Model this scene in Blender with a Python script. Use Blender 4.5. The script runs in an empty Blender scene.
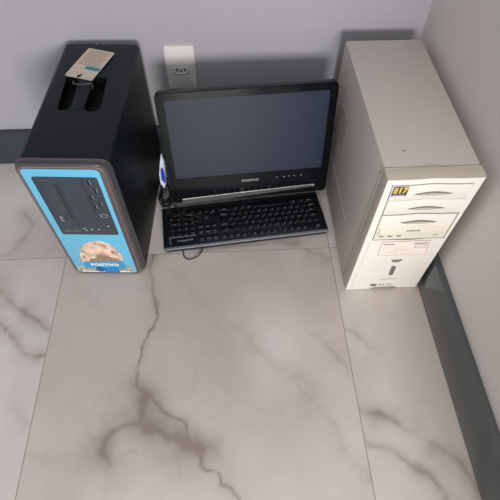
import bpy, bmesh, math, random
import numpy as np
from mathutils import Vector, Matrix
random.seed(4)
scene = bpy.context.scene
COL = scene.collection
PI = math.pi

# ------------------------------------------------------------------ measures
YB, XR = 1.0706, 0.5014            # back wall plane, right wall plane
HB, TB = 0.1242, 0.0164            # baseboard height and thickness
G1, G2, YG = -0.455, 0.2693, 0.6891  # tile joints
TILE = G2 - G1

def s2l(c):
    c = c / 255.0
    return c / 12.92 if c <= 0.04045 else ((c + 0.055) / 1.055) ** 2.4
def rgb(r, g, b): return (s2l(r), s2l(g), s2l(b), 1.0)

# ------------------------------------------------------------------ materials
def mat(name, col, rough=0.5, metal=0.0, spec=0.5, noise=0.0, nscale=20.0, bump=0.0, bscale=400.0, coat=0.0):
    m = bpy.data.materials.new(name); m.use_nodes = True
    nt = m.node_tree; b = nt.nodes['Principled BSDF']
    b.inputs['Base Color'].default_value = col
    b.inputs['Roughness'].default_value = rough
    b.inputs['Metallic'].default_value = metal
    b.inputs['Specular IOR Level'].default_value = spec
    b.inputs['Coat Weight'].default_value = coat
    b.inputs['Coat Roughness'].default_value = 0.05
    tc = nt.nodes.new('ShaderNodeTexCoord')
    n = nt.nodes.new('ShaderNodeTexNoise'); n.inputs['Scale'].default_value = nscale; n.inputs['Detail'].default_value = 5
    nt.links.new(tc.outputs['Object'], n.inputs['Vector'])
    mx = nt.nodes.new('ShaderNodeMix'); mx.data_type = 'RGBA'
    k = max(noise, 0.02)
    mx.inputs[6].default_value = tuple(c * (1 - k) for c in col[:3]) + (1,)
    mx.inputs[7].default_value = tuple(min(1, c * (1 + k)) for c in col[:3]) + (1,)
    nt.links.new(n.outputs['Fac'], mx.inputs[0]); nt.links.new(mx.outputs[2], b.inputs['Base Color'])
    if bump > 0:
        n2 = nt.nodes.new('ShaderNodeTexNoise'); n2.inputs['Scale'].default_value = bscale; n2.inputs['Detail'].default_value = 3
        nt.links.new(tc.outputs['Object'], n2.inputs['Vector'])
        bp = nt.nodes.new('ShaderNodeBump'); bp.inputs['Strength'].default_value = bump; bp.inputs['Distance'].default_value = 0.001
        nt.links.new(n2.outputs['Fac'], bp.inputs['Height']); nt.links.new(bp.outputs['Normal'], b.inputs['Normal'])
    return m

M = {}
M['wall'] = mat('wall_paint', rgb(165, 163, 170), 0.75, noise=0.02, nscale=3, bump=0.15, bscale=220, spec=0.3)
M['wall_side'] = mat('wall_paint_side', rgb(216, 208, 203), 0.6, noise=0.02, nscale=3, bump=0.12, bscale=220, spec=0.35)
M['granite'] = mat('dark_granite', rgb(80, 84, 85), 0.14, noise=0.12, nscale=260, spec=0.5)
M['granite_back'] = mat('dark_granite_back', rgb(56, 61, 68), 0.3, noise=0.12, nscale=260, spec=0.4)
M['beige_metal'] = mat('beige_painted_steel', rgb(192, 184, 176), 0.5, noise=0.02, nscale=6, bump=0.08, bscale=700)
M['cream'] = mat('cream_plastic', rgb(234, 230, 221), 0.5, noise=0.015, nscale=8)
M['cream_drive'] = mat('cream_drive_plastic', rgb(229, 223, 208), 0.5)
M['cream_shade'] = mat('shaded_cream_plastic', rgb(194, 185, 168), 0.5)  # cream plastic, bezel-side shade put in its colour; also on small parts
M['slot'] = mat('recess_grey', rgb(128, 122, 110), 0.6)
M['line'] = mat('seam_grey', rgb(112, 104, 92), 0.7)
M['print_grey'] = mat('grey_print', rgb(105, 102, 98), 0.7)
M['print_pink'] = mat('pink_pen', rgb(226, 160, 160), 0.8)
M['label_paper'] = mat('label_paper', rgb(236, 228, 218), 0.7)
M['st_blue'] = mat('sticker_navy', rgb(58, 72, 108), 0.35)
M['st_yel'] = mat('sticker_yellow', rgb(244, 206, 84), 0.35)
M['st_white'] = mat('white_print', rgb(228, 230, 232), 0.5)
M['st_brown'] = mat('brown_print', rgb(58, 56, 74), 0.5)
M['black_case'] = mat('black_case_paint', rgb(20, 26, 31), 0.42, noise=0.05, nscale=5, spec=0.22, bump=0.04, bscale=900)
M['pit'] = mat('black_recess', rgb(8, 10, 12), 0.6, spec=0.1)
M['rim_sheen'] = mat('bezel_sheen', rgb(104, 94, 94), 0.25, metal=0.5, spec=0.5)  # bezel grey warmed and lightened for the light its top reflects
M['gun'] = mat('dark_bezel_side', rgb(58, 60, 65), 0.32, spec=0.5)
M['rim_line'] = mat('rim_highlight_metal', rgb(176, 168, 166), 0.3, metal=0.7)  # pale metal standing in for the highlight on the bezel edge
M['bay'] = mat('charcoal_panel', rgb(52, 61, 70), 0.3)
M['bay_dark'] = mat('charcoal_groove', rgb(28, 33, 39), 0.4)
M['bay_line'] = mat('dull_gold_line', rgb(112, 110, 100), 0.4)
M['icon'] = mat('pale_grey_print', rgb(172, 176, 182), 0.5)
M['blue'] = mat('sky_blue_vinyl', rgb(96, 184, 220), 0.28, coat=0.6)
M['banner'] = mat('banner_blue', rgb(52, 152, 202), 0.3)
M['badge_dark'] = mat('badge_navy', rgb(24, 66, 112), 0.35)
M['badge_blue'] = mat('badge_blue', rgb(30, 124, 200), 0.35)
M['tag'] = mat('card_paper', rgb(196, 184, 168), 0.6, noise=0.03, nscale=30)
M['tag_text'] = mat('card_grey_text', rgb(150, 128, 118), 0.7)
M['tag_blue'] = mat('card_blue', rgb(20, 128, 148), 0.5)
M['gloss'] = mat('piano_black', rgb(12, 15, 20), 0.08, spec=0.16)
M['gloss_soft'] = mat('satin_black', rgb(18, 21, 26), 0.35, spec=0.3)
M['screen'] = mat('lcd_panel', rgb(34, 43, 60), 0.35, spec=0.32)
M['chrome'] = mat('chrome', rgb(190, 190, 188), 0.38, metal=1.0)
M['chin'] = mat('chin_reflection', rgb(84, 84, 83), 0.45, metal=0.2)  # grey of the floor mirrored in the chin, set as base colour
M['logo'] = mat('silver_print', rgb(165, 170, 176), 0.45)
M['kb'] = mat('keyboard_plastic', rgb(22, 26, 31), 0.35, spec=0.35)
M['key'] = mat('key_plastic', rgb(19, 22, 27), 0.42, spec=0.35)
M['legend'] = mat('key_legend', rgb(128, 132, 138), 0.6)
M['kb_strip'] = mat('keyboard_edge_gloss', rgb(128, 133, 142), 0.22, spec=0.7)
M['cable'] = mat('cable_rubber', rgb(28, 29, 31), 0.3)
M['white_pl'] = mat('white_outlet_plastic', rgb(206, 204, 202), 0.4)
M['hole'] = mat('hole_black', rgb(16, 15, 15), 0.7)
M['wrap_white'] = mat('tag_white', rgb(205, 212, 232), 0.45)
M['wrap_blue'] = mat('tag_blue_ink', rgb(40, 62, 170), 0.45)

# picture prints: real ink patterns, procedural
def mat_speckle(name, c1, c2, c3, scale):
    m = mat(name, c1, 0.35); nt = m.node_tree; b = nt.nodes['Principled BSDF']
    tc = nt.nodes.new('ShaderNodeTexCoord'); n = nt.nodes.new('ShaderNodeTexNoise')
    n.inputs['Scale'].default_value = scale; n.inputs['Detail'].default_value = 4; n.inputs['Roughness'].default_value = 0.6
    cr = nt.nodes.new('ShaderNodeValToRGB'); e = cr.color_ramp.elements
    e[0].position = 0.36; e[0].color = c1; e[1].position = 0.64; e[1].color = c3
    k = e.new(0.5); k.color = c2
    nt.links.new(tc.outputs['Object'], n.inputs['Vector']); nt.links.new(n.outputs['Fac'], cr.inputs[0])
    nt.links.new(cr.outputs[0], b.inputs['Base Color']); return m
M['skin'] = mat_speckle('printed_skin_tones', rgb(170, 132, 110), rgb(220, 190, 168), rgb(236, 216, 198), 48)
M['brown_fur'] = mat_speckle('printed_brown_texture', rgb(96, 72, 58), rgb(150, 118, 94), rgb(190, 160, 132), 330)
M['gravel'] = mat_speckle('printed_gravel', rgb(112, 92, 76), rgb(172, 156, 138), rgb(222, 216, 206), 260)

# ------------------------------------------------------------------ helpers
def T(x=0, y=0, z=0): return Matrix.Translation((x, y, z))
# local (u, v, n) -> object frame: u right, v up, n toward the viewer (-y)
FRONT = Matrix(((1, 0, 0, 0), (0, 0, -1, 0), (0, 1, 0, 0), (0, 0, 0, 1)))

class MB:
    def __init__(self): self.bm = bmesh.new(); self.mats = []
    def mi(self, m):
        if m not in self.mats: self.mats.append(m)
        return self.mats.index(m)
    def merge(self, other, mtx, m):
        i = self.mi(m); other.transform(mtx)
        me = bpy.data.meshes.new('tmp'); other.to_mesh(me); other.free()
        n = len(self.bm.faces); self.bm.from_mesh(me); bpy.data.meshes.remove(me)
        self.bm.faces.ensure_lookup_table()
        for f in self.bm.faces[n:]: f.material_index = i
    def box(self, x0, x1, y0, y1, z0, z1, m, bev=0.0, seg=2, mtx=Matrix()):
        b = bmesh.new(); bmesh.ops.create_cube(b, size=1)
        for v in b.verts:
            v.co = Vector((x0 + (v.co.x + .5) * (x1 - x0), y0 + (v.co.y + .5) * (y1 - y0), z0 + (v.co.z + .5) * (z1 - z0)))
        if bev > 0: bmesh.ops.bevel(b, geom=b.edges[:], offset=bev, segments=seg, affect='EDGES', profile=0.5)
        self.merge(b, mtx, m)
    def loft(self, rings, m, mtx=Matrix(), cap0=True, cap1=True):
        b = bmesh.new(); vs = [[b.verts.new(p) for p in r] for r in rings]
        n = len(rings[0])
        for a, c in zip(vs[:-1], vs[1:]):
            for i in range(n): b.faces.new((a[i], a[(i + 1) % n], c[(i + 1) % n], c[i]))
        if cap0: b.faces.new(list(reversed(vs[0])))
        if cap1: b.faces.new(vs[-1])
        bmesh.ops.recalc_face_normals(b, faces=b.faces[:]); self.merge(b, mtx, m)
    def slab(self, poly, n0, n1, m, mtx=Matrix(), bev=0.0):
        """poly (u, v) extruded along n"""
        if bev > 0:
            c = Vector((sum(p[0] for p in poly) / len(poly), sum(p[1] for p in poly) / len(poly)))
            def ins(d):
                out = []
                for i, p in enumerate(poly):
                    a = Vector(poly[i - 1]); q = Vector(p); e = Vector(poly[(i + 1) % len(poly)])
                    t = (e - a); t = t.normalized() if t.length > 0 else Vector((1, 0)); nn = Vector((-t.y, t.x))
                    if nn.dot(c - q) < 0: nn = -nn
                    out.append(q + nn * d)
                return out
            s = 1 if n1 > n0 else -1
            rings = [[(p[0], p[1], n0) for p in poly], [(p[0], p[1], n1 - s * bev) for p in poly],
                     [(p[0], p[1], n1 - s * bev * .3) for p in ins(bev * .3)], [(p[0], p[1], n1) for p in ins(bev)]]
        else:
            rings = [[(p[0], p[1], n0) for p in poly], [(p[0], p[1], n1) for p in poly]]
        self.loft(rings, m, mtx)
    def tube(self, pts, r, m, seg=8, closed=False):
        pts = [Vector(p) for p in pts]
        rings = []; prev = None
        for i, p in enumerate(pts):
            t = (pts[min(i + 1, len(pts) - 1)] - pts[max(i - 1, 0)]).normalized()
            if prev is None: a = t.orthogonal().normalized()
            else: a = (prev - t * prev.dot(t)).normalized()
            prev = a; c = t.cross(a)
            rings.append([p + (a * math.cos(k * 2 * PI / seg) + c * math.sin(k * 2 * PI / seg)) * r for k in range(seg)])
        self.loft(rings, m)
    def ring(self, cu, cv, ru, rv, w, n0, n1, m, mtx=Matrix(), seg=28):
        b = bmesh.new()
        def el(k, s, n): a = 2 * PI * k / seg; return b.verts.new((cu + (ru - s) * math.cos(a), cv + (rv - s) * math.sin(a), n))
        o0 = [el(k, 0, n0) for k in range(seg)]; o1 = [el(k, 0, n1) for k in range(seg)]
        i1 = [el(k, w, n1) for k in range(seg)]; i0 = [el(k, w, n0) for k in range(seg)]
        for A, B in ((o0, o1), (o1, i1), (i1, i0)):
            for k in range(seg): b.faces.new((A[k], A[(k + 1) % seg], B[(k + 1) % seg], B[k]))
        bmesh.ops.recalc_face_normals(b, faces=b.faces[:]); self.merge(b, mtx, m)
    def frame(self, outer, inner, n0, n1, m, mtx=Matrix()):
        b = bmesh.new(); N = len(outer)
        o0 = [b.verts.new((p[0], p[1], n0)) for p in outer]; o1 = [b.verts.new((p[0], p[1], n1)) for p in outer]
        i1 = [b.verts.new((p[0], p[1], n1)) for p in inner]; i0 = [b.verts.new((p[0], p[1], n0)) for p in inner]
        for A, B in ((o0, o1), (o1, i1), (i1, i0), (i0, o0)):
            for k in range(N): b.faces.new((A[k], A[(k + 1) % N], B[(k + 1) % N], B[k]))
        bmesh.ops.recalc_face_normals(b, faces=b.faces[:]); self.merge(b, mtx, m)
    def text(self, s, cu, cv, size, n, m, mtx=Matrix(), rot=0.0, sx=1.0, width=None, bold=0.0):
        cu_ = bpy.data.curves.new('t', 'FONT'); cu_.body = s; cu_.size = size; cu_.align_x = 'CENTER'; cu_.align_y = 'CENTER'
        cu_.extrude = 0.00008; cu_.resolution_u = 2; cu_.offset = bold
        o = bpy.data.objects.new('t', cu_); me = bpy.data.meshes.new_from_object(o)
        b = bmesh.new(); b.from_mesh(me)
        if width and len(b.verts):
            xs = [v.co.x for v in b.verts]; sx = width / max(1e-6, max(xs) - min(xs))
        bpy.data.objects.remove(o); bpy.data.curves.remove(cu_); bpy.data.meshes.remove(me)
        self.merge(b, mtx @ T(cu, cv, n) @ Matrix.Rotation(rot, 4, 'Z') @ Matrix.Diagonal((sx, 1, 1, 1)), m)
    def build(self, name, parent=None, smooth=True, angle=0.6):
        me = bpy.data.meshes.new(name); self.bm.normal_update(); self.bm.to_mesh(me); self.bm.free()
        for m in self.mats: me.materials.append(m)
        if smooth:
            me.polygons.foreach_set('use_smooth', [True] * len(me.polygons))
            me.set_sharp_from_angle(angle=angle)
        o = bpy.data.objects.new(name, me); COL.objects.link(o)
        if parent: o.parent = parent
        return o

def rr(x0, x1, y0, y1, r, n=6):
    pts = []
    for cx, cy, a0 in ((x1 - r, y1 - r, 0), (x0 + r, y1 - r, PI / 2), (x0 + r, y0 + r, PI), (x1 - r, y0 + r, 1.5 * PI)):
        for k in range(n + 1):
            a = a0 + k * PI / 2 / n; pts.append((cx + r * math.cos(a), cy + r * math.sin(a)))
    return pts
def ell(cx, cy, rx, ry, n=24): return [(cx + rx * math.cos(2 * PI * k / n), cy + ry * math.sin(2 * PI * k / n)) for k in range(n)]
def empty(name, loc, rz=0, label=None, cat=None, group=None):
    o = bpy.data.objects.new(name, None); COL.objects.link(o); o.empty_display_size = 0.02
    o.location = loc; o.rotation_euler = (0, 0, rz)
    tag(o, label, cat, group); return o
def tag(o, label=None, cat=None, group=None, kind=None):
    for k, v in (('label', label), ('category', cat), ('group', group), ('kind', kind)):
        if v: o[k] = v
    return o
def smooth_path(P, n=8):
    P = [Vector(p) for p in P]; out = []
    for i in range(len(P) - 1):
        p0, p1, p2, p3 = P[max(i - 1, 0)], P[i], P[i + 1], P[min(i + 2, len(P) - 1)]
        for k in range(n):
            t = k / n
            out.append(0.5 * ((2 * p1) + (p2 - p0) * t + (2 * p0 - 5 * p1 + 4 * p2 - p3) * t * t + (3 * p1 - p0 - 3 * p2 + p3) * t ** 3))
    out.append(P[-1]); return out

# ------------------------------------------------------------------ floor
def vnoise(x, y, seed):
    xi = np.floor(x).astype(int); yi = np.floor(y).astype(int); fx = x - xi; fy = y - yi
    fx = fx * fx * (3 - 2 * fx); fy = fy * fy * (3 - 2 * fy)
    def h(a, b):
        n = (a * 374761393 + b * 668265263 + seed * 974634777) & 0x7fffffff
        n = ((n ^ (n >> 13)) * 1274126177) & 0x7fffffff
        return ((n ^ (n >> 16)) & 0xffff) / 65535.0
    return (h(xi, yi) * (1 - fx) + h(xi + 1, yi) * fx) * (1 - fy) + (h(xi, yi + 1) * (1 - fx) + h(xi + 1, yi + 1) * fx) * fy
def fbm(x, y, seed, o=5):
    s = 0; a = 0.5; t = 0
    for k in range(o): s = s + a * vnoise(x * 2 ** k, y * 2 ** k, seed + k); t += a; a *= 0.5
    return s / t

fine = 0.0042
xs = np.concatenate([np.arange(-2.0, -0.82, 0.04), np.arange(-0.82, XR, fine), [XR + 0.02]])
ys = np.concatenate([np.arange(-1.0, 0.02, 0.04), np.arange(0.02, YB, fine), [YB + 0.02]])
X, Y = np.meshgrid(xs, ys); nx, ny = len(xs), len(ys)
verts = np.stack([X.ravel(), Y.ravel(), np.zeros(X.size)], 1)
idx = np.arange(nx * ny).reshape(ny, nx)
faces = np.stack([idx[:-1, :-1].ravel(), idx[:-1, 1:].ravel(), idx[1:, 1:].ravel(), idx[1:, :-1].ravel()], 1)
me = bpy.data.meshes.new('floor'); me.from_pydata(verts.tolist(), [], faces.tolist())
# marble: clouds and veins of the tiles, each vein stops at its tile's joint
wx = X + 0.06 * (fbm(X * 10, Y * 10, 11) - .5) + 0.018 * (fbm(X * 38, Y * 38, 12) - .5)
wy = Y + 0.06 * (fbm(X * 10, Y * 10, 21) - .5) + 0.018 * (fbm(X * 38, Y * 38, 22) - .5)
tx = np.where(X < G1, 0, np.where(X < G2, 1, 2)); ty = np.where(Y < YG, 0, 1)
def dist(P):
    d = np.full(X.shape, 9.0)
    for (ax, ay), (bx, by) in zip(P[:-1], P[1:]):
        vx, vy = bx - ax, by - ay
        t = np.clip(((wx - ax) * vx + (wy - ay) * vy) / (vx * vx + vy * vy + 1e-9), 0, 1)
        d = np.minimum(d, np.hypot(wx - ax - t * vx, wy - ay - t * vy))
    return d
# (tile column, tile row, points, core width, core strength, halo width, halo strength)
VEINS = [
 (1, 0, [(-.224, .70), (-.224, .639), (-.218, .6), (-.215, .548), (-.206, .519), (-.212, .465), (-.22, .411), (-.229, .376), (-.237, .335)], .0035, .40, .018, .26),
 (1, 0, [(-.237, .335), (-.2, .305), (-.153, .269), (-.108, .214), (-.08, .163), (-.044, .114), (-.014, .086), (.02, .02)], .003, .30, .013, .22),
 (1, 0, [(-.219, .329), (-.206, .261), (-.261, .243), (-.279, .213), (-.268, .163)], .005, .12, .036, .36),
 (1, 0, [(-.208, .261), (-.163, .227), (-.118, .195), (-.075, .173)], .006, .14, .036, .36),
 (1, 0, [(-.268, .163), (-.255, .182), (-.214, .199)], .003, .12, .014, .16),
 (1, 0, [(-.24, .34), (-.21, .30), (-.19, .26), (-.15, .21), (-.13, .14)], .004, .05, .038, .16),
 (0, 0, [(-.66, .66), (-.632, .634), (-.56, .55), (-.511, .499), (-.464, .476), (-.44, .47)], .004, .14, .022, .36),
 (0, 0, [(-.66, .50), (-.59, .476), (-.52, .434), (-.456, .406)], .004, .30, .018, .28),
 (0, 0, [(-.508, .287), (-.477, .243)], .003, .06, .015, .16),
 (0, 1, [(-.70, .69), (-.639, .716), (-.608, .721), (-.589, .754), (-.576, .795), (-.60, .84)], .006, .10, .024, .34),
 (1, 0, [(.0, .46), (.033, .414), (.1, .348), (.154, .299)], .003, .05, .020, .18),
 (1, 0, [(.12, .32), (.171, .253), (.213, .168), (.258, .12)], .003, .05, .024, .17),
 (1, 0, [(.18, .43), (.224, .379), (.263, .329)], .003, .10, .011, .14),
 (2, 0, [(.25, .45), (.27, .435), (.311, .388)], .003, .12, .011, .18),
 (2, 0, [(.26, .26), (.278, .254), (.348, .234), (.405, .194), (.465, .136), (.487, .106), (.49, .03)], .005, .12, .020, .40),
 (2, 0, [(.26, .20), (.282, .19), (.343, .167), (.377, .131), (.403, .11), (.421, .064), (.43, 0)], .005, .16, .014, .30),
 (1, 1, [(-.10, .70), (-.008, .701), (.049, .712), (.148, .718), (.20, .71)], .004, .14, .018, .34),
 (1, 0, [(.21, .70), (.228, .68), (.255, .64)], .003, .12, .008, .16),
 (1, 0, [(-.17, .64), (-.143, .604), (-.064, .498), (-.003, .428)], .003, .03, .014, .08),
]
k = np.zeros(X.shape)
rough = np.clip(0.45 + 2.6 * (fbm(X * 16, Y * 16, 5) - .32), 0.2, 1.7); brk = np.clip(0.55 + 2.4 * (fbm(X * 14, Y * 14, 6) - .33), 0.15, 1.4)
for c, r, P, cw, cs, hw, hs in VEINS:
    d = dist(P); msk = (tx == c) & (ty == r)
    v = cs * brk * np.exp(-(d / cw) ** 2) + hs * rough * 0.8 * np.exp(-(d / hw) ** 1.3)
    k = np.maximum(k, np.where(msk, v, 0)) + 0.25 * np.minimum(k, np.where(msk, v, 0))
off = tx * 3.7 + ty * 9.1
cloud = fbm(X * 3.2 + off, Y * 3.2 + off, 40)
cloud2 = fbm(X * 5 + off + 4 * fbm(X * 4, Y * 4, 60), Y * 2 - off, 50)
thin = np.abs(fbm(X * 4 + off, Y * 4 + off + 3, 70, 6) - 0.5)
k = k + 0.05 * np.exp(-(thin / 0.012) ** 2)
A = np.array([s2l(214), s2l(208), s2l(203)]); Bc = np.array([s2l(190), s2l(180), s2l(172)]); V = np.array([s2l(112), s2l(97), s2l(84)])
m1 = np.clip((cloud - .35) * 2.6, 0, 1)[..., None]
colr = A * m1 + Bc * (1 - m1)
colr = colr * (1.03 + 0.14 * (cloud2 - .5))[..., None]
kk = np.clip(k * 1.35, 0, 0.72)[..., None]
colr = colr * (1 - kk) + V * kk
rgba = np.concatenate([colr.reshape(-1, 3), np.ones((X.size, 1))], 1).astype(np.float32)
at = me.color_attributes.new('marble', 'FLOAT_COLOR', 'POINT'); at.data.foreach_set('color', rgba.ravel())
fm = bpy.data.materials.new('marble_tile'); fm.use_nodes = True
nt = fm.node_tree; L = nt.links.new; b = nt.nodes['Principled BSDF']
b.inputs['Roughness'].default_value = 0.30; b.inputs['Specular IOR Level'].default_value = 0.4
an = nt.nodes.new('ShaderNodeAttribute'); an.attribute_name = 'marble'
tc = nt.nodes.new('ShaderNodeTexCoord'); sp = nt.nodes.new('ShaderNodeSeparateXYZ'); L(tc.outputs['Object'], sp.inputs[0])
prev = None
for axis, vals in ((0, (G1 - TILE, G1, G2)), (1, (YG, YG - TILE))):
    for val in vals:
        a = nt.nodes.new('ShaderNodeMath'); a.operation = 'SUBTRACT'; L(sp.outputs[axis], a.inputs[0]); a.inputs[1].default_value = val
        c = nt.nodes.new('ShaderNodeMath'); c.operation = 'ABSOLUTE'; L(a.outputs[0], c.inputs[0])
        if prev is None: prev = c
        else:
            mn = nt.nodes.new('ShaderNodeMath'); mn.operation = 'MINIMUM'; L(prev.outputs[0], mn.inputs[0]); L(c.outputs[0], mn.inputs[1]); prev = mn
mr = nt.nodes.new('ShaderNodeMapRange'); mr.inputs[1].default_value = 0.0006; mr.inputs[2].default_value = 0.0013; mr.inputs[3].default_value = 1; mr.inputs[4].default_value = 0
L(prev.outputs[0], mr.inputs[0])
mx = nt.nodes.new('ShaderNodeMix'); mx.data_type = 'RGBA'; L(mr.outputs[0], mx.inputs[0]); L(an.outputs['Color'], mx.inputs[6]); mx.inputs[7].default_value = rgb(146, 136, 124)
L(mx.outputs[2], b.inputs['Base Color'])
me.materials.append(fm)
fl = bpy.data.objects.new('floor', me); COL.objects.link(fl); tag(fl, kind='structure')

# ------------------------------------------------------------------ walls and baseboards
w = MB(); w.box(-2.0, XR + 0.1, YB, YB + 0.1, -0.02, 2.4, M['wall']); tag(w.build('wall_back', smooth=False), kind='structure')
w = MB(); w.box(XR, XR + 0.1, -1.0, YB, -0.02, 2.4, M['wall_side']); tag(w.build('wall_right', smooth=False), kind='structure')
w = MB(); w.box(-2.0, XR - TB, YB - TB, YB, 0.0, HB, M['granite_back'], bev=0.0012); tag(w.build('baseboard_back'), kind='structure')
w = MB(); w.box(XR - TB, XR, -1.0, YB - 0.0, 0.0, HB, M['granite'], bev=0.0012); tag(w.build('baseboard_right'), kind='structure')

# ------------------------------------------------------------------ wall outlet
ot = empty('power_outlet', (-0.1583, YB, 0.2539), 0, 'white rectangular power outlet plate with three holes on the grey wall above the monitor', 'outlet')
PW, PH = 0.0784, 0.1256
p = MB(); p.slab(rr(0, PW, 0, PH, 0.005), 0, 0.008, M['white_pl'], FRONT, bev=0.0025); p.build('cover_plate', ot)
p = MB()
hexo = [(PW / 2 + a, 0.058 + c) for a, c in ((-.021, 0), (-.015, .0095), (.015, .0095), (.021, 0), (.015, -.0095), (-.015, -.0095))]
hexi = [(PW / 2 + a * .86, 0.058 + c * .82) for a, c in ((-.021, 0), (-.015, .0095), (.015, .0095), (.021, 0), (.015, -.0095), (-.015, -.0095))]
p.frame(hexo, hexi, 0.0075, 0.0100, M['white_pl'], FRONT)
p.slab(rr(PW / 2 - .024, PW / 2 + .024, .0455, .0705, .003), 0.0075, 0.0084, M['white_pl'], FRONT, bev=0.0004)
so = p.build('socket', ot)
p = MB()
for dx, dz in ((-.0095, .0012), (0, -.0022), (.0095, .0012)):
    p = MB(); p.slab(ell(PW / 2 + dx, .058 + dz, .0027, .0027, 14), 0.0083, 0.0087, M['hole'], FRONT); p.build('pin_hole', so)

# ------------------------------------------------------------------ beige computer tower (right)
RW, RD, RHH, BZ = 0.188, 0.4538, 0.42, 0.030
tr = empty('computer_tower', (0.2904, 0.553, 0), 0.0017, 'old beige and cream computer tower with a yellow 17 sticker, standing by the right wall', 'computer', None)
p = MB(); p.box(0.001, RW - .001, BZ, RD, 0.004, RHH, M['beige_metal'], bev=0.0018)
cas = p.build('case_cover', tr)
p = MB(); p.slab(rr(0.02, RW - .02, 0.0, 0.0001 + 0.02, .004), 0, 0, M['line']) if False else None
# folded seams of the cover on top and side
p.box(0.001, RW - .001, BZ + .001, BZ + .0018, RHH - .0005, RHH + .0004, M['slot'])
p.box(0.0004, 0.0012, BZ + .012, BZ + .0130, 0.01, RHH - .01, M['slot'])
p.box(0.0002, 0.0012, BZ + .1, RD - .04, .122, .1245, M['beige_metal'], bev=.0004)
p.build('cover_seam', cas)
for (x, y) in ((.146, .427), (.049, .075)):
    p = MB(); p.slab(ell(x, y, .0032, .0016, 12), RHH - .0003, RHH + .0006, M['slot']); p.build('cover_dimple', cas)
# side vent: perforated round field
p = MB(); SIDE = Matrix(((0, 0, -1, 0), (1, 0, 0, 0), (0, 1, 0, 0), (0, 0, 0, 1)))   # u->y, v->z, n->-x
R_ = 0.052; cy_, cz_ = 0.350, 0.252
for i in range(-12, 13):
    for j in range(-14, 15):
        u = i * .0046 + (j % 2) * .0023; v = j * .0040
        if math.hypot(u, v) < R_ - .002:
            p.slab([(cy_ + u + .00155 * math.cos(a * PI / 3), cz_ + v + .00155 * math.sin(a * PI / 3)) for a in range(6)], -0.0012, -0.0006, M['slot'], SIDE)
p.build('side_vent', cas, smooth=False)
for u, v in ((.386, .298), (.304, .222), (.468, .286), (.31, .30), (.392, .205)):
    p = MB(); p.slab(ell(u, v, .0024, .0024, 12), -0.0012, -0.0003, M['hole'], SIDE); p.build('vent_screw', cas)
for u, v in ((.041, .40), (.043, .36), (.041, .03)):
    p = MB(); p.slab(ell(u, v, .0015, .003, 10), -0.0012, -0.0002, M['slot'], SIDE); p.build('side_rivet', cas)

def wave(u, a=.0032, c=.093, w=.028): return a * math.exp(-((u - c) / w) ** 2)
# front bezel with wavy brow and arched foot
p = MB()
top = [(RW * k / 30, RHH - .001 + wave(RW * k / 30) * .8 + (.0012 if k in (0, 30) else 0) ) for k in range(30, -1, -1)]
bot = [(0, 0), (.064, 0), (.0705, .0085), (.128, .0090), (.137, .001), (RW, 0)]
def bez(s):   # outline inset toward the middle
    return [(RW / 2 + (u - RW / 2) * (1 - s * 2 / RW), RHH / 2 + (v - RHH / 2) * (1 - s * 2 / RHH)) for u, v in top + bot]
zmin = 0.0015
rings = []
for y, s in ((BZ, 0), (.004, 0.0), (.0008, .0012)):
    rings.append([(u, y, max(v, zmin) if v < .003 else v) for u, v in bez(s)])
p.loft(rings, M['cream_shade'], cap1=False)
p.loft([[(u, .00085, max(v, zmin) if v < .003 else v) for u, v in bez(.0012)], [(u, 0, max(v, zmin + .001) if v < .003 else v) for u, v in bez(.003)]], M['cream'], cap0=False)
bz = p.build('front_bezel', tr)
# bay covers with wavy seams
def wavy_strip(mb, z0, u0, u1, th, m, a=.003, c=.093, n0=.0, n1=.0007):
    N = 26; up = [(u0 + (u1 - u0) * k / N, z0 + wave(u0 + (u1 - u0) * k / N, a, c)) for k in range(N + 1)]
    lo = [(u, v - th) for u, v in reversed(up)]
    mb.slab(up + lo, n0, n1, m, FRONT)
def panel(name, z0, z1, u0, u1, n1, m, parent):
    mb = MB(); N = 26
    up = [(u0 + (u1 - u0) * k / N, z1 + wave(u0 + (u1 - u0) * k / N)) for k in range(N + 1)]
    lo = [(u0 + (u1 - u0) * k / N, z0 + wave(u0 + (u1 - u0) * k / N)) for k in range(N, -1, -1)]
    poly = [q for q in reversed(up)] + [q for q in reversed(lo)]
    mb.slab(poly, -0.0005, n1, m, FRONT, bev=.0007)
    return mb.build(name, parent)
bp = MB()
bp.slab([(.0125, .4062), (.0150, .3175), (.0166, .2275), (.0182, .2275), (.0166, .3175), (.0141, .4062)], 0, .0006, M['line'], FRONT)
bp.slab([(.1752, .3170), (.1768, .2275), (.1786, .2275), (.1770, .3170)], 0, .0006, M['line'], FRONT)
wavy_strip(bp, .4052, .0125, .168, .0008, M['line'])
wavy_strip(bp, .3165, .0150, .1765, .0016, M['line'])
wavy_strip(bp, .2290, .0166, .1786, .0018, M['line'], a=-.0015)
bp.build('bezel_seam', bz)
c1 = panel('drive_bay_cover', .3625, .4038, .0158, .172, .0022, M['cream'], bz)
c2 = panel('drive_bay_cover', .3185, .3612, .0172, .174, .0022, M['cream'], bz)
def lens(cu, cv, hw, hh, tilt=0):
    N = 14; up = [(cu - hw + 2 * hw * k / N, cv + hh * math.sin(PI * k / N)) for k in range(N + 1)]
    lo = [(cu + hw - 2 * hw * k / N, cv - hh * .75 * math.sin(PI * k / N)) for k in range(1, N)]
    return list(reversed(up + lo))
def grip(cv, parent):
    mb = MB(); mb.slab(lens(.0995, cv, .0385, .0068), .0018, .0028, M['slot'], FRONT)
    mb.slab(lens(.0995, cv - .0016, .033, .0040), .0026, .0032, M['cream_shade'], FRONT)
    return mb.build('grip_recess', parent)
grip(.3805, c1); grip(.3365, c2)
dr = panel('optical_drive', .2300, .3140, .0182, .1745, .0016, M['cream'], bz)
grip(.2905, dr)
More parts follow.
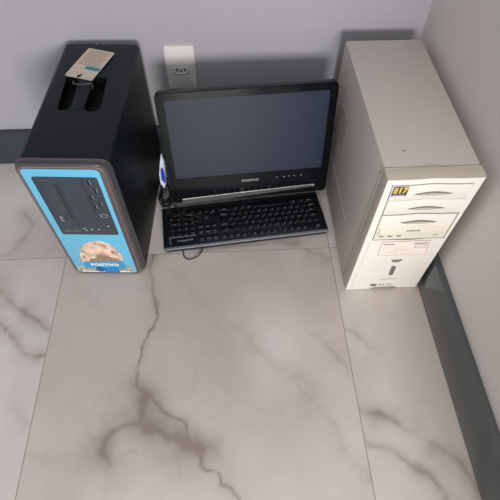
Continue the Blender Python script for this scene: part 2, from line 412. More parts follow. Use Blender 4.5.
mb = MB(); mb.slab(rr(.0205, .1735, .2322, .2775, .0015), .0012, .0030, M['cream_drive'], FRONT, bev=.0006)
fr_ = mb.build('drive_front', dr)
mb = MB(); mb.slab(rr(.0235, .1705, .2505, .2702, .001), .0028, .0042, M['cream_drive'], FRONT, bev=.0005)
mb.slab([(.0235, .2498), (.1705, .2498), (.1705, .2506), (.0235, .2506)], .0028, .0036, M['line'], FRONT)
mb.slab([(.0228, .2500), (.0235, .2500), (.0235, .2706), (.0228, .2706)], .0028, .0036, M['line'], FRONT)
tray = mb.build('disc_tray', dr)
mb = MB(); mb.text('SAMSUNG', .097, .2632, .0056, .0044, M['print_grey'], FRONT, width=.0300, bold=.0003); mb.build('maker_lettering', tray)
mb = MB(); mb.slab(rr(.146, .158, .2422, .2475, .0024), .0028, .0042, M['cream_shade'], FRONT, bev=.0004); tag(mb.build('eject_button', dr))
for cu in (.0323, .0510, .0710):
    mb = MB(); 
    for q in range(3): mb.slab([(cu - .005, .2455 - q * .0016), (cu + .005, .2455 - q * .0016), (cu + .005, .2463 - q * .0016), (cu - .005, .2463 - q * .0016)], .0028, .0034, M['print_grey'], FRONT)
    mb.build('drive_mark', dr)
# sticker 17
mb = MB(); mb.slab(rr(.0165, .0460, .3775, .4035, .0008), .0018, .0027, M['st_blue'], FRONT)
mb.slab(rr(.0180, .0448, .3840, .4022, .0006), .0026, .0029, M['st_brown'], FRONT)
mb.slab(rr(.0186, .0258, .3848, .4012, .0003), .0028, .0031, M['st_yel'], FRONT)
for q in range(3): mb.slab(rr(.0198, .0246, .3868 + q * .0048, .3884 + q * .0048, .0003), .003, .0032, M['st_brown'], FRONT)
mb.text('17', .0355, .3930, .0215, .0031, M['st_yel'], FRONT, width=.0165, bold=.0010)
mb.slab(rr(.0195, .0430, .3795, .3806, .0003), .0026, .0029, M['st_white'], FRONT)
st = mb.build('sticker', bz); tag(st, 'yellow and navy sticker printed 17')
# floppy bay with handwritten label
mb = MB()
o_ = [(.0425, .2185), (.0440, .1635), (.1570, .1625), (.1518, .2195)]; i_ = [(.0435, .2176), (.0449, .1644), (.1561, .1634), (.1509, .2186)]
mb.frame(o_, i_, 0, .0008, M['print_pink'], FRONT); mb.frame(o_, [(a * .9975 + .00025, c * .9985 + .0003) for a, c in o_], 0, .0009, M['line'], FRONT)
mb.slab(list(reversed(i_)), 0, .0004, M['label_paper'], FRONT)
flp = mb.build('floppy_bay', bz)
mb = MB(); mb.slab(lens(.096, .2262, .032, .0022), 0, .0008, M['slot'], FRONT)
mb.slab(rr(.047, .0745, .2068, .2092, .0008), .0003, .0009, M['line'], FRONT); mb.slab(rr(.117, .149, .2085, .2110, .0008), .0003, .0009, M['line'], FRONT)
mb.build('floppy_slot', flp)
mb = MB(); mb.frame(rr(.122, .150, .193, .2035, .001), rr(.1227, .1493, .1937, .2028, .0006), .0003, .0009, M['line'], FRONT); mb.build('floppy_button', flp)
mb = MB(); random.seed(2)
for (u0, v0, ln, s) in ((.050, .188, .10, .0022), (.052, .198, .05, .003), (.06, .178, .03, .004), (.074, .172, .05, .002), (.08, .184, .035, .004)):
    N = 26
    for q in range(N):
        a0 = u0 + ln * q / N; z0 = v0 + s * math.sin(q * 2.1) + random.uniform(-.0006, .0006)
        a1 = u0 + ln * (q + 1) / N; z1 = v0 + s * math.sin((q + 1) * 2.1)
        if random.random() < .25: continue
        mb.slab([(a0, z0), (a1, z1), (a1, z1 + .0007), (a0, z0 + .0007)], .0003, .0007, M['print_pink'], FRONT)
mb.build('pink_handwriting', flp, smooth=False)
# buttons and icons
mb = MB(); mb.slab([(.0838 + .0262 * k / 10, .1428) for k in range(10, -1, -1)] + [(.097 - .0131 * math.cos(PI * k / 10), .1428 - .011 * math.sin(PI * k / 10)) for k in range(1, 10)], 0, .0014, M['slot'], FRONT, bev=.0004)
mb.build('reset_button', bz)
mb = MB(); mb.slab([(a + (c - .09) * -.06, c) for a, c in rr(.0942, .1048, .0725, .1140, .005)], 0, .0022, M['print_grey'], FRONT, bev=.0010)
mb.build('power_button', bz)
mb = MB(); mb.text('COMPUTER', .1002, .0513, .0052, .0002, M['slot'], FRONT, width=.044) if False else None
for q in range(13):
    u = .0790 + q * .0034; mb.slab([(u, .0500), (u + .0021, .0500), (u + .0021, .0527), (u, .0527)], 0, .0004, M['slot'], FRONT)
mb.build('small_print', bz, smooth=False)
mb = MB(); mb.slab(rr(.0615, .0775, .0175, .0280, .001), 0, .0005, M['print_grey'], FRONT)
for cu, kd in ((.0855, 0), (.0945, 1)):
    if kd == 0: mb.slab([(cu - .003, .020), (cu + .001, .019), (cu + .003, .027), (cu + .0005, .028), (cu - .001, .0225)], 0, .0005, M['print_grey'], FRONT)
    else: mb.slab([(cu - .003, .019), (cu + .003, .019), (cu, .027)], 0, .0005, M['print_grey'], FRONT)
for cu in (.104, .1135):
    mb.frame(rr(cu - .0028, cu + .0028, .0175, .0275, .001), rr(cu - .0021, cu + .0021, .0182, .0268, .0006), 0, .0005, M['slot'], FRONT)
mb.build('icon_print', bz)
mb = MB(); mb.slab([(.012, .01), (.0128, .01), (.0150, .22), (.0142, .22)], 0, .0004, M['cream_shade'], FRONT); mb.build('bezel_line', bz)
for (x, y) in ((.02, .06), (.168, .06), (.02, .43), (.168, .43)):
    mb = MB(); mb.slab(ell(x, y, .01, .01, 16), 0, .0042, M['hole']); mb.build('foot', tr)

# ------------------------------------------------------------------ black computer tower (left)
LW, LD, LHH = 0.1873, 0.4063, 0.4003
tl = empty('computer_tower', (-0.4191, 0.6566, 0), -0.0599, 'black computer tower with a sky blue front panel at the left', 'computer')
def prof(z0, z1, x0, x1, r, n=8):
    pts = [(x0, z0), (x1, z0)]
    for cx, a0 in ((x1 - r, 0), (x0 + r, PI / 2)):
        for k in range(n + 1):
            a = a0 + k * PI / 2 / n; pts.append((cx + r * math.cos(a), z1 - r + r * math.sin(a)))
    return pts
p = MB()
pr_ = prof(.006, LHH, .0025, LW - .0025, .012)
def ringy(y, s): return [(LW / 2 + (u - LW / 2) * (1 - s * 2 / LW), y, .2 + (v - .2) * (1 - s / .2)) for u, v in pr_]
p.loft([ringy(0.0, 0), ringy(LD - .014, 0), ringy(LD - .006, .003), ringy(LD - .001, .007), ringy(LD, .012)], M['black_case'])
body = p.build('case_body', tl, angle=0.7)
# cut the two hand recesses in the top
cut = MB()
for poly in ([(.0396, .262), (.0446, .16), (.047, .152), (.054, .147), (.062, .147), (.069, .150), (.0735, .158), (.0690, .262)],
             [(.1040, .262), (.1025, .162), (.105, .151), (.112, .145), (.124, .144), (.133, .149), (.1375, .158), (.1325, .262)]):
    cut.slab(poly, LHH - .018, LHH + .01, M['pit'])
co = cut.build('cutter', None, smooth=False)
co.parent = tl
md = body.modifiers.new('b', 'BOOLEAN'); md.operation = 'DIFFERENCE'; md.object = co; md.solver = 'EXACT'
bpy.context.view_layer.update()
dg = bpy.context.evaluated_depsgraph_get(); nm = bpy.data.meshes.new_from_object(body.evaluated_get(dg))
body.modifiers.clear(); body.data = nm; nm.name = 'case_body'
bpy.data.objects.remove(co)
nm.set_sharp_from_angle(angle=0.7)
if M['pit'].name not in [m.name for m in nm.materials if m]: nm.materials.append(M['pit'])
pi_ = [m.name for m in nm.materials].index(M['pit'].name)
for f in nm.polygons:
    c = f.center
    if .036 < c.x < .142 and .140 < c.y < .268 and LHH - .03 < c.z < LHH - .0004:
        f.material_index = pi_
# carry handle bridge between the recesses and small loop
p = MB(); p.slab(rr(.074, .102, .150, .262, .004), LHH - .0006, LHH + .0020, M['black_case'], bev=.0014); p.build('carry_handle', body)
p = MB(); p.tube(smooth_path([(.060, .246, LHH + .001), (.064, .232, LHH + .005), (.085, .228, LHH + .006), (.103, .232, LHH + .005), (.108, .220, LHH + .001)], 6), .0016, M['gun'])
p.build('handle_loop', body)
p = MB(); p.slab(ell(.0809, .396, .0014, .0014, 10), LHH - .001, LHH + .0005, M['icon']); p.build('rivet', body)
# bezel: lofted rounded frame tapering forward
def ring2(y, x0, x1, z0, z1, r): return [(u, y, v) for u, v in rr(x0, x1, z0, z1, r, 8)]
p = MB()
p.loft([ring2(.000, -.0030, LW, .003, .4045, .020), ring2(-.004, -.0038, LW + .0006, .0025, .4035, .021)], M['rim_sheen'], cap1=False)
p.loft([ring2(-.004, -.0038, LW + .0006, .0025, .4035, .021), ring2(-.014, -.0005, LW - .006, .0035, .4025, .021)], M['gun'], cap0=False, cap1=False)
p.loft([ring2(-.014, -.0005, LW - .006, .0035, .4025, .021), ring2(-.0185, .0040, LW - .0100, .005, .4005, .019), ring2(-.0200, .0085, LW - .0130, .0068, .3980, .017)], M['rim_sheen'], cap0=False)
fb = p.build('front_bezel', tl)
p = MB(); p.frame(rr(.0068, LW - .0108, .0055, .3998, .018, 8), rr(.0079, LW - .0119, .0066, .3987, .017, 8), .0186, .0203, M['rim_line'], FRONT); p.build('rim_highlight', fb)  # edge highlight drawn as a thin pale frame
Y0 = .0200
p = MB(); p.slab(rr(.0112, .1660, .0105, .3950, .0105, 8), Y0 - .0004, Y0 + .0008, M['blue'], FRONT, bev=.0004); fpz = p.build('blue_front_sticker', fb)
p = MB(); p.slab(rr(.0270, .1570, .1812, .3745, .0055), Y0 + .0004, Y0 + .0018, M['bay'], FRONT, bev=.0006)
p.slab([(.0270, .1812 + .003), (.0285, .1812 + .003), (.0285, .3715), (.0270, .3715)], Y0 + .001, Y0 + .0022, M['bay_dark'], FRONT)
bay = p.build('drive_panel', fb)
Z1 = Y0 + .0018
p = MB()
p.frame([(.0365, .3650), (.0365, .2400), (.0560, .2400), (.0560, .3650)], [(.0372, .3643), (.0372, .2407), (.0553, .2407), (.0553, .3643)], Z1 - .0002, Z1 + .0004, M['bay_dark'], FRONT)
p.slab([(.0553, .2600), (.0559, .2600), (.0559, .3650), (.0380, .3650), (.0380, .3640), (.0553, .3640)], Z1, Z1 + .0005, M['bay_line'], FRONT)
od = p.build('optical_drive', bay)
p = MB(); p.ring(.0440, .2440, .0036, .0050, .0013, Z1, Z1 + .0005, M['icon'], FRONT); p.slab(rr(.0405, .0475, .2325, .2345, .0005), Z1, Z1 + .0004, M['icon'], FRONT); p.build('disc_mark', od)
for u0, u1, v0, v1 in ((.0660, .0700, .235, .352), (.0735, .0750, .215, .36)):
    p = MB(); p.slab(rr(u0, u1, v0, v1, .0005), Z1 - .0003, Z1 + .0003, M['bay_dark'], FRONT); p.build('panel_groove', bay)
p = MB(); p.slab(rr(.1255, .1268, .262, .372, .0004), Z1 - .0003, Z1 + .0004, M['bay_dark'], FRONT); p.slab(rr(.1215, .1225, .255, .372, .0004), Z1 - .0003, Z1 + .0004, M['bay_dark'], FRONT); p.build('panel_groove', bay)
for u, v in ((.1403, .3627), (.1479, .3379), (.1335, .3171), (.1467, .2961), (.1335, .2859)):
    p = MB(); p.slab(rr(u - .0062, u - .0012, v - .0115, v + .004, .0006), Z1 - .0003, Z1 + .0004, M['hole'], FRONT)
    p.slab(rr(u - .0009, u, v - .0085, v + .004, .0003), Z1 - .0003, Z1 + .0004, M['icon'], FRONT); p.build('front_port', bay)
p = MB(); p.ring(.1412, .2535, .0082, .0055, .0011, Z1, Z1 + .0008, M['icon'], FRONT); p.slab(ell(.1412, .2535, .0070, .0043), Z1 - .0002, Z1 + .0006, M['bay_dark'], FRONT); p.build('power_button', bay)
for u in (.0422, .0644):
    p = MB(); p.frame(rr(u - .0080, u + .0080, .1955, .2035, .001), rr(u - .0071, u + .0071, .1964, .2028, .0007), Z1, Z1 + .0004, M['print_grey'], FRONT)
    p.slab(rr(u - .0071, u + .0071, .1955, .1964, .0003), Z1, Z1 + .0006, M['icon'], FRONT); p.build('card_slot', bay)
for u, v in ((.0835, .2055), (.0870, .199), (.0995, .202), (.1161, .2024), (.1405, .2151)):
    p = MB(); p.slab(rr(u - .0026, u + .0026, v - .0014, v + .0014, .0006), Z1, Z1 + .0004, M['icon'], FRONT); p.build('icon_print', bay)
# printed picture on the lower panel
Z2 = Y0 + .0008
p = MB(); random.seed(9)
up = [(.0135, .030)] + [(.0135 + .1450 * k / 60, .0355 + random.uniform(-.004, .004) + (.004 if (k < 10 or k > 52) else 0)) for k in range(61)] + [(.1588, .030)]
lo = [(.1588, .0215), (.1500, .0128), (.0225, .0128), (.0138, .0215)]
p.slab(list(reversed(up)) + list(reversed(lo)), Z2 - .0002, Z2 + .0002, M['gravel'], FRONT); p.build('gravel_print', fpz, smooth=False)
p = MB()
fig = smooth_path([(.036, .060, 0), (.037, .083, 0), (.044, .108, 0), (.056, .132, 0), (.072, .146, 0), (.092, .1545, 0), (.108, .153, 0), (.122, .144, 0), (.132, .131, 0), (.1365, .112, 0), (.143, .094, 0), (.141, .072, 0), (.135, .060, 0)], 4)
p.slab([(q.x, q.y) for q in reversed(fig)], Z2 - .0001, Z2 + .0004, M['skin'], FRONT)
p.slab(list(reversed([(q.x, q.y) for q in smooth_path([(.052, .060, 0), (.060, .076, 0), (.074, .080, 0), (.086, .094, 0), (.102, .092, 0), (.116, .084, 0), (.126, .074, 0), (.138, .070, 0), (.140, .060, 0)], 4)])), Z2 + .0003, Z2 + .0006, M['brown_fur'], FRONT)
for (cu, cv, a, c2) in ((.062, .112, .006, .003), (.098, .118, .011, .003), (.088, .136, .012, .0022), (.124, .108, .0045, .007), (.047, .085, .003, .008), (.112, .134, .006, .0025)):
    p.slab(ell(cu, cv, a, c2, 16)[::1], Z2 + .0003, Z2 + .00055, M['brown_fur'] if a < .005 else M['skin'], FRONT)
p.build('rounded_picture_print', fpz, smooth=False)
p = MB(); p.slab([(.0335, .0330), (.1440, .0310), (.1375, .0655), (.0430, .0640), (.0385, .0600)], Z2 + .0004, Z2 + .0009, M['banner'], FRONT)
bn = p.build('blue_banner_print', fpz)
p = MB(); p.text('POSITIVO', .0900, .0490, .0155, Z2 + .0011, M['st_white'], FRONT, width=.072, bold=.0007); p.build('maker_lettering', bn)
p = MB(); p.slab(rr(.0620, .0830, .0155, .0385, .009), Z2 + .0008, Z2 + .0012, M['badge_dark'], FRONT)
p.slab(rr(.0815, .1215, .0135, .0350, .002), Z2 + .0006, Z2 + .0011, M['badge_blue'], FRONT)
p.ring(.0725, .0272, .0065, .0072, .0014, Z2 + .0011, Z2 + .0014, M['banner'], FRONT)
p.slab(rr(.088, .114, .0225, .0250, .001), Z2 + .001, Z2 + .0013, M['banner'], FRONT); p.build('badge_print', bn)
p = MB(); p.slab(rr(.0225, .1480, .0133, .0175, .001), Z2 + .0001, Z2 + .0004, M['st_white'], FRONT); p.build('white_print', fpz)
for (x, y) in ((.02, .02), (.165, .02), (.02, .38), (.165, .38)):
    mb = MB(); mb.slab(ell(x, y, .010, .010, 16), 0, .0075, M['hole']); mb.build('foot', tl)

# ------------------------------------------------------------------ card on top of the black tower
def on_left(u, v, z):
    a = -0.0599; return Vector((-0.4191 + u * math.cos(a) - v * math.sin(a), 0.6566 + u * math.sin(a) + v * math.cos(a), z))
ct = empty('hang_tag', on_left(.085, .31, LHH + .0005), -0.0599, 'pale beige printed card tag lying on top of the black tower', 'tag')
def tagp(u, v): return (u - .085, v - .31)
quad = [tagp(.0348, .2645), tagp(.1009, .2454), tagp(.1343, .3516), tagp(.068, .373)]
A0, B0, D0 = Vector(quad[0]), Vector(quad[1]), Vector(quad[3])
eu, ev = (B0 - A0), (D0 - A0)
def tg(s, t): q = A0 + eu * s + ev * t; return (q.x, q.y)
lift = Matrix.Rotation(math.radians(0.0), 4, 'X')
p = MB()
outl = [tg(s, t) for s, t in ((.03, 0), (.97, 0), (1, .02), (1, .98), (.97, 1), (.03, 1), (0, .98), (0, .02))]
p.slab(outl, .0020, .0026, M['tag']); card = p.build('card', ct, smooth=False)
p = MB()
for r in range(8):
    t0 = .93 - r * .066; s0 = .10 + .02 * (r % 3); s1 = .92 - .05 * ((r * 7) % 3)
    n = 9
    for q in range(n):
        a = s0 + (s1 - s0) * q / n; c = a + (s1 - s0) / n * .82
        p.slab([tg(a, t0), tg(c, t0), tg(c, t0 - .028), tg(a, t0 - .028)][::-1], .0025, .0028, M['tag_text'])
p.build('small_print', card, smooth=False)
p = MB(); p.slab([tg(.45, .31), tg(.97, .31), tg(.97, .41), tg(.45, .41)], .0025, .0029, M['tag_blue']); p.build('blue_print', card, smooth=False)
p = MB(); p.slab([tg(0, 0), tg(.07, 0), tg(.015, .06), tg(0, .06)], .0025, .0029, M['tag_blue']); p.build('blue_print', card, smooth=False)
p = MB(); c_ = tg(.48, .07); p.slab(ell(c_[0], c_[1], .0048, .0040, 16), .0024, .0029, M['hole']); c_ = tg(.52, .12); p.slab(ell(c_[0], c_[1], .0026, .0022, 14), .0024, .0029, M['hole']); p.build('punched_hole', card)
p = MB(); h = tg(.48, .07); p.tube(smooth_path([(h[0], h[1], .0030), (h[0] - .001, h[1] - .008, .0065), (h[0] + .003, h[1] - .020, .0065), (h[0] + .012, h[1] - .030, .0055)], 6), .0009, M['cable']); p.build('string', ct)

# ------------------------------------------------------------------ monitor
MX, MY, MZ, MA, MT, MW, MH = -0.167, 0.8278, 0.0488, 0.0717, 0.1868, 0.444, 0.3265
mo = empty('monitor', (MX, MY, 0), MA, 'black glossy flat monitor with dark blank screen and thin chrome line along its chin', 'monitor')
TM = T(0, 0, MZ) @ Matrix.Rotation(-MT, 4, 'X') @ FRONT      # (u, v, n) in the tilted panel plane
p = MB()
out = rr(0, MW, 0, MH, .013, 6)
cx, cz = MW / 2, MH / 2
def sc(poly, s): return [(cx + (u - cx) * (1 - 2 * s / MW), cz + (v - cz) * (1 - 2 * s / MH)) for u, v in poly]
rings = [[(u, v, n) for u, v in sc(out, s)] for n, s in ((-.052, .075), (-.046, .05), (-.030, .012), (-.018, .001), (-.002, 0), (0, .001))]
p.loft(rings[:5], M['gloss_soft'], TM, cap1=False)
p.loft([rings[4], rings[5]], M['gloss'], TM, cap0=False, cap1=False)
hs = p.build('housing', mo)
SX0, SX1, SZ0, SZ1 = .0215, .4232, .0820, .3070
outb = rr(.001, MW - .001, .001, MH - .001, .0125, 6); inb = rr(SX0, SX1, SZ0, SZ1, .001, 6)
p = MB(); p.frame(outb, inb, -.002, .0006, M['gloss'], TM); p.build('screen_bezel', mo, angle=.5)
p = MB(); p.slab(rr(SX0 - .001, SX1 + .001, SZ0 - .001, SZ1 + .001, .001), -.003, -.0006, M['screen'], TM); p.build('screen', mo, smooth=False)
# chin: chrome line and strip beneath it, its grey holding the floor's reflection
N = 24
def cl(k): u = .030 + (.408 - .030) * k / N; return u, .0120 + .0148 * (k / N) ** .9
p = MB(); up = [(u, v + .0007) for u, v in map(cl, range(N + 1))]; lo = [(u, v - .0006) for u, v in map(cl, range(N, -1, -1))]
p.slab(list(reversed(up + lo)), .0003, .0018, M['chrome'], TM, bev=.0003); p.build('chrome_line', mo)
p = MB()
b_ = bmesh.new(); r1 = []; r2 = []; r3 = []
for k_ in range(N + 1):
    u, v = cl(k_); h_ = .0165 * (1 - .55 * (k_ / N) ** 2)
    r1.append(b_.verts.new((u, v - .0004, .0016))); r2.append(b_.verts.new((u, v - h_, .0011))); r3.append(b_.verts.new((u, v - h_, -.004)))
for A_, B_ in ((r1, r2), (r2, r3)):
    for k_ in range(N): b_.faces.new((A_[k_], B_[k_], B_[k_ + 1], A_[k_ + 1]))
p.merge(b_, TM, M['chin']); p.build('chin_strip', mo)
p = MB(); p.text('POSITIVO', .2240, .0585, .0100, .0009, M['logo'], TM, width=.047, bold=.0002); p.build('maker_lettering', mo)
for u in (.299, .319, .3335, .3475, .3675):
    p = MB(); p.slab(rr(u - .0022, u + .0022, .0610, .0626, .0005), .0005, .0010, M['logo'], TM); p.build('menu_button', mo)
p = MB(); p.slab(ell(.4048, .0258, .0022, .0022, 12), .004, .0052, M['icon'], TM); p.build('power_light', mo)
# stand
p = MB(); p.box(cx - .035, cx + .035, .060, .085, .010, .15, M['gloss_soft'], bev=.006); nk = p.build('stand_neck', mo)
p = MB(); p.slab([(cx + .105 * math.cos(a * PI / 18), .112 + .055 * math.sin(a * PI / 18)) for a in range(36)], 0, .012, M['gloss'], bev=.004); p.build('stand_base', mo)

# ------------------------------------------------------------------ keyboard (lies turned round, its back edge to the viewer)
KX, KY, KA, KW, KD = -0.1875, 0.6870, 0.1010, 0.4619, 0.1534
kb = empty('keyboard', (KX, KY, 0), KA, 'black full-size keyboard lying turned round on the floor in front of the monitor', 'keyboard')
ZN, ZF = 0.0215, 0.0130   # top height at near edge and far edge
slope = math.atan2(ZF - ZN, KD)
KT = T(0, 0, ZN) @ Matrix.Rotation(slope, 4, 'X')   # local (x, y, height above top)
p = MB()
base = rr(0, KW, 0, KD, .006, 4)
def kr(s, z): return [(KW / 2 + (x - KW / 2) * (1 - 2 * s / KW), KD / 2 + (y - KD / 2) * (1 - 2 * s / KD), z) for x, y in base]
lowr = [(q[0], q[1], .003) for q in kr(.004, 0)]
topr = [KT @ Vector(q) for q in kr(0, -.004)]; top2 = [KT @ Vector(q) for q in kr(.0006, -.001)]; top3 = [KT @ Vector(q) for q in kr(.0022, 0)]
p.loft([lowr, topr, top2, top3], M['kb']); kbb = p.build('keyboard_body', kb)
p = MB(); p.slab(rr(.0030, KW - .003, -.0008, .0072, .001), -.0030, .0006, M['kb_strip'], KT, bev=.0008); p.build('edge_strip', kb)
p = MB(); p.slab(rr(.012, KW - .012, KD - .0095, KD - .0085, .0003), -.0002, .0004, M['bay'], KT); p.slab(rr(.0157, .091, .0385, .0392, .0003), -.0002, .0004, M['logo'], KT); p.build('trim_line', kb)
for x in (.03, KW - .03):
    p = MB(); p.slab(rr(x - .02, x + .02, .012, .022, .003), 0, .0045, M['hole']); p.build('foot', kb)
    p = MB(); p.slab(rr(x - .015, x + .015, KD - .022, KD - .014, .003), 0, .0035, M['hole']); p.build('foot', kb)
U = .0190
def key(name, cx, cy, w, h, txt):
    """cx, cy in photo orientation; the legend reads from the far side"""
    m_ = MB(); g = .0009
    x0, x1, y0, y1 = cx - w / 2 + g, cx + w / 2 - g, cy - h / 2 + g, cy + h / 2 - g
    rings = [[(x, y, z) for x, y in rr(x0 + s, x1 - s, y0 + s, y1 - s, .0016, 2)] for s, z in ((0, 0.0), (.0006, .0022), (.0016, .0030))]
    m_.loft(rings, M['key'], KT)
    if txt:
        s = .0056 if len(txt) == 1 else .0036
        m_.text(txt, x1 - .0058 if (len(txt) == 1) else (x0 + x1) / 2, y0 + .0062, s, .0031, M['legend'], KT, rot=PI, bold=.00022, width=min(.0030 * len(txt), (x1 - x0) * .7) if len(txt) > 1 else None)
    m_.build(name, kb)
def ox(u): return .4450 - u          # own-left distance -> photo x
rows = [.0480, .0670, .0860, .1050, .1240]
H_ = .0190
R1 = ["'"] + list('1234567890') + ['-', '=']
for i, c in enumerate(R1): key('number_key', ox((i + .5) * U), rows[0], U, H_, c)
key('backspace_key', ox(14 * U), rows[0], 2 * U, H_, '<---')
key('tab_key', ox(.75 * U), rows[1], 1.5 * U, H_, 'Tab')
for i, c in enumerate(list('QWERTYUIOP') + ['´', '[']): key('letter_key', ox((2 + i) * U), rows[1], U, H_, c)
key('enter_key', ox(14.25 * U), (rows[1] + rows[2]) / 2, 1.5 * U, 2 * H_, 'Enter')
key('caps_lock_key', ox(.9 * U), rows[2], 1.8 * U, H_, 'Caps')
for i, c in enumerate(list('ASDFGHJKL') + ['Ç', '~', ']']): key('letter_key', ox((2.1 + i * .99 + .2) * U), rows[2], .99 * U, H_, c)
key('shift_key', ox(.65 * U), rows[3], 1.3 * U, H_, 'Shift')
for i, c in enumerate(['\\'] + list('ZXCVBNM') + [',', '.', ';', '/']): key('letter_key', ox((1.8 + i) * U), rows[3], U, H_, c)
key('shift_key', ox(14.15 * U), rows[3], 1.7 * U, H_, 'Shift')
for c0, w_, t_, nm_ in ((.75, 1.5, 'Ctrl', 'control_key'), (2.05, 1.1, '#', 'system_key'), (3.2, 1.2, 'Alt', 'alt_key'), (6.65, 5.7, '', 'space_bar'), (10.1, 1.2, 'Alt', 'alt_key'), (11.25, 1.1, '#', 'system_key'), (12.4, 1.2, '=', 'menu_key'), (14.0, 2.0, 'Ctrl', 'control_key')):
    key(nm_, ox(c0 * U), rows[4], w_ * U, H_, t_)
key('escape_key', ox(.5 * U), .0215, U, .0150, 'Esc')
fx = [2.5, 3.5, 4.5, 5.5, 7, 8, 9, 10, 11.5, 12.5, 13.5, 14.5]
for i, f_ in enumerate(fx): key('function_key', ox(f_ * U), .0215, U, .0150, 'F%d' % (i + 1))
nv = [.1450, .1260, .1070]
for i, t_ in enumerate(('PrtSc', 'ScrLk', 'Pause')): key('navigation_key', nv[i], .0215, U, .0150, t_)
for r_, ts in ((0, ('Ins', 'Home', 'PgUp')), (1, ('Del', 'End', 'PgDn'))):
    for i, t_ in enumerate(ts): key('navigation_key', nv[i], rows[r_], U, H_, t_)
for x_, r_, t_ in ((nv[1], 3, '^'), (nv[0], 4, '<'), (nv[1], 4, 'v'), (nv[2], 4, '>')): key('arrow_key', x_, rows[r_], U, H_, t_)
npx = [.0830, .0640, .0450, .0260]
for r_, ts in enumerate((('Num', '/', '*', '-'), ('7', '8', '9', None), ('4', '5', '6', '.'), ('1', '2', '3', None))):
    for i, t_ in enumerate(ts):
        if t_: key('number_pad_key', npx[i], rows[r_], U, H_, t_)
key('number_pad_key', .0735, rows[4], 2 * U, H_, '0'); key('number_pad_key', npx[2], rows[4], U, H_, ',')
key('number_pad_key', npx[3], rows[1], U, H_, '+'); key('number_pad_key', npx[3], (rows[3] + rows[4]) / 2, U, 2 * H_, 'Ent')
p = MB(); p.text('positivo', .0595, .0245, .0085, .0002, M['logo'], KT, rot=PI, width=.042, bold=.0001); p.build('maker_lettering', kb)
for q in range(3):
    p = MB(); p.slab(rr(.0165, .0225, .0180 + q * .0075, .0190 + q * .0075, .0003), -.0001, .0003, M['logo'], KT); p.build('status_light', kb)

# ------------------------------------------------------------------ cables
def cable(name, pts, r, label, cat='cable', group=None):
    m_ = MB(); m_.tube(smooth_path(pts, 8), r, M['cable'], seg=8); o = m_.build(name); tag(o, label, cat, group); return o
kc = cable('keyboard_cable', [(-.0835, .7160, .012), (-.0830, .7030, .0075), (-.0870, .6900, .0032), (-.098, .6760, .0020), (-.1196, .6670, .0018), (-.1334, .6760, .0018), (-.1364, .6880, .0018), (-.140, .705, .0017)], .0015,
      'thin black cable looping out under the near edge of the keyboard')
cable('coiled_cable', [(-.170, .905, .052), (-.1860, .897, .050), (-.2000, .8871, .046), (-.2070, .876, .044), (-.2090, .8579, .042), (-.2040, .8400, .040), (-.1950, .8270, .036), (-.1862, .8250, .034), (-.1746, .8280, .034), (-.1629, .8300, .036), (-.1500, .8240, .035), (-.140, .816, .034), (-.13, .802, .030), (-.112, .7992, .0275), (-.0980, .795, .0260), (-.0873, .7900, .0235), (-.085, .782, .0225), (-.092, .778, .0225), (-.118, .785, .0240), (-.150, .800, .0270), (-.178, .812, .030),
      (-.196, .835, .034), (-.206, .862, .040), (-.202, .884, .048), (-.186, .892, .056), (-.172, .872, .054), (-.168, .846, .046), (-.176, .816, .036), (-.186, .795, .0290), (-.178, .776, .0250), (-.155, .772, .0240), (-.142, .80, .0245), (-.1544, .818, .032), (-.162, .833, .037), (-.1700, .845, .046), (-.1760, .860, .056), (-.1780, .880, .066), (-.1830, .8990, .064), (-.1900, .8880, .052), (-.1870, .8655, .050), (-.1960, .850, .049), (-.2050, .8470, .044), (-.2040, .8610, .038), (-.1980, .8800, .034), (-.186, .900, .03)], .0014,
      'thin black cable coiled between the black tower and the monitor, looping onto the keyboard corner')
cable('tangled_cable', [(-.2030, .8230, .024), (-.1928, .8180, .030), (-.1783, .8053, .030), (-.1645, .7970, .0285), (-.1479, .8018, .029), (-.1360, .8102, .032), (-.1320, .8200, .034)], .0013,
      'short black cable curving across the corner of the keyboard beside the black tower')

cord = []  # added coil, darkens the unclear gap behind the keyboard corner
for q in range(56):
    a_ = q * 2 * PI / 16
    cord.append((-.193 + .0165 * math.cos(a_) + .002 * math.sin(q), .900 + .044 * math.sin(a_) + .006 * math.cos(q * .7), .0036 + .0072 * (q / 16.0)))
cord += [(-.15, .945, .030), (-.11, .965, .032)]
m_ = MB(); m_.tube(smooth_path(cord, 4), .0034, M['cable'], seg=8); o = m_.build('filler_cable'); tag(o, 'thick black cable coil added to darken the floor behind the left corner of the keyboard', 'cable')

# blue and white tag hanging at the monitor's left edge
p = MB()
pts = [(-.1785, .872, .198), (-.1750, .868, .172), (-.1760, .862, .140), (-.1780, .856, .104), (-.1850, .852, .086), (-.1925, .853, .106), (-.1920, .858, .136), (-.1850, .866, .172)]
ctr = Vector((-.184, .861, .14))
fr = [Vector(q) for q in pts]; bk = [Vector(q) + Vector((.001, .004, 0)) for q in pts]
b_ = bmesh.new(); v1 = [b_.verts.new(q) for q in fr]; v2 = [b_.verts.new(q) for q in bk]; c1_ = b_.verts.new(ctr + Vector((0, -.003, 0))); c2_ = b_.verts.new(ctr + Vector((0, .004, 0)))
for i in range(8):
    j = (i + 1) % 8; b_.faces.new((v1[i], v1[j], c1_)); b_.faces.new((v2[j], v2[i], c2_)); b_.faces.new((v1[j], v1[i], v2[i], v2[j]))
bmesh.ops.recalc_face_normals(b_, faces=b_.faces[:]); p.merge(b_, Matrix(), M['wrap_white'])
wt = p.build('cable_tag', None, smooth=False); tag(wt, 'small blue and white plastic tag hanging between the black tower and monitor edge', 'tag')
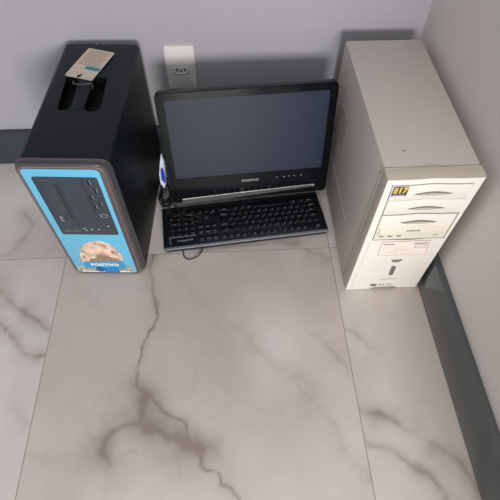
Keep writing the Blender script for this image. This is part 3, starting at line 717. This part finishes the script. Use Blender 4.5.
p = MB(); p.slab([(-.1885, .120), (-.1805, .100), (-.1770, .112), (-.1765, .140), (-.1785, .160), (-.1850, .156)], 0, .0012, M['wrap_blue'], T(0, .856, 0) @ FRONT); p.build('blue_print', wt)
cable('hanging_cable', [(-.1800, .875, .20), (-.176, .885, .215), (-.168, .905, .22), (-.15, .935, .20), (-.12, .96, .12), (-.1, .97, .04)], .0012, 'thin black cable holding the blue and white tag behind the monitor', 'cable')

# ------------------------------------------------------------------ camera
Rv = Vector((0.9985834, -0.05203238, 0.0111272)); Uv = Vector((0.0369682, 0.8288578, 0.5582366)); Fv = Vector((0.0382692, 0.5570344, -0.8296072))
cam = bpy.data.cameras.new('camera'); cam.sensor_width = 36; cam.lens = 447.0287 / 500 * 36; cam.clip_start = 0.02
cobj = bpy.data.objects.new('camera', cam); COL.objects.link(cobj)
mw = Matrix.Identity(4)
for i in range(3): mw[i][0] = Rv[i]; mw[i][1] = Uv[i]; mw[i][2] = -Fv[i]
mw.translation = Vector((0, 0, 1.03013)); cobj.matrix_world = mw; scene.camera = cobj

# ------------------------------------------------------------------ light
wd = bpy.data.worlds.new('world'); scene.world = wd; wd.use_nodes = True
bg = wd.node_tree.nodes['Background']; bg.inputs[0].default_value = (0.86, 0.93, 1.0, 1); bg.inputs[1].default_value = 0.40
def area(name, loc, tgt, sx, sy, e, col):
    l = bpy.data.lights.new(name, 'AREA'); l.shape = 'RECTANGLE'; l.size = sx; l.size_y = sy; l.energy = e; l.color = col
    o = bpy.data.objects.new(name, l); COL.objects.link(o); o.location = loc
    o.rotation_euler = (Vector(tgt) - Vector(loc)).to_track_quat('-Z', 'Y').to_euler(); return o
area('window_light', (.30, -2.8, .98), (0.1, 1, .3), .9, .7, 98, (1.0, .972, .945))
area('ceiling_light', (-.1, -.2, 2.5), (.15, .5, 0), 1.4, 1.4, 14, (1.0, .945, .93))

vs = scene.view_settings; scene.display_settings.display_device = 'sRGB'
vs.view_transform = 'Standard'; vs.look = 'None'; vs.gamma = 1.0; vs.exposure = 0.0; vs.use_curve_mapping = False
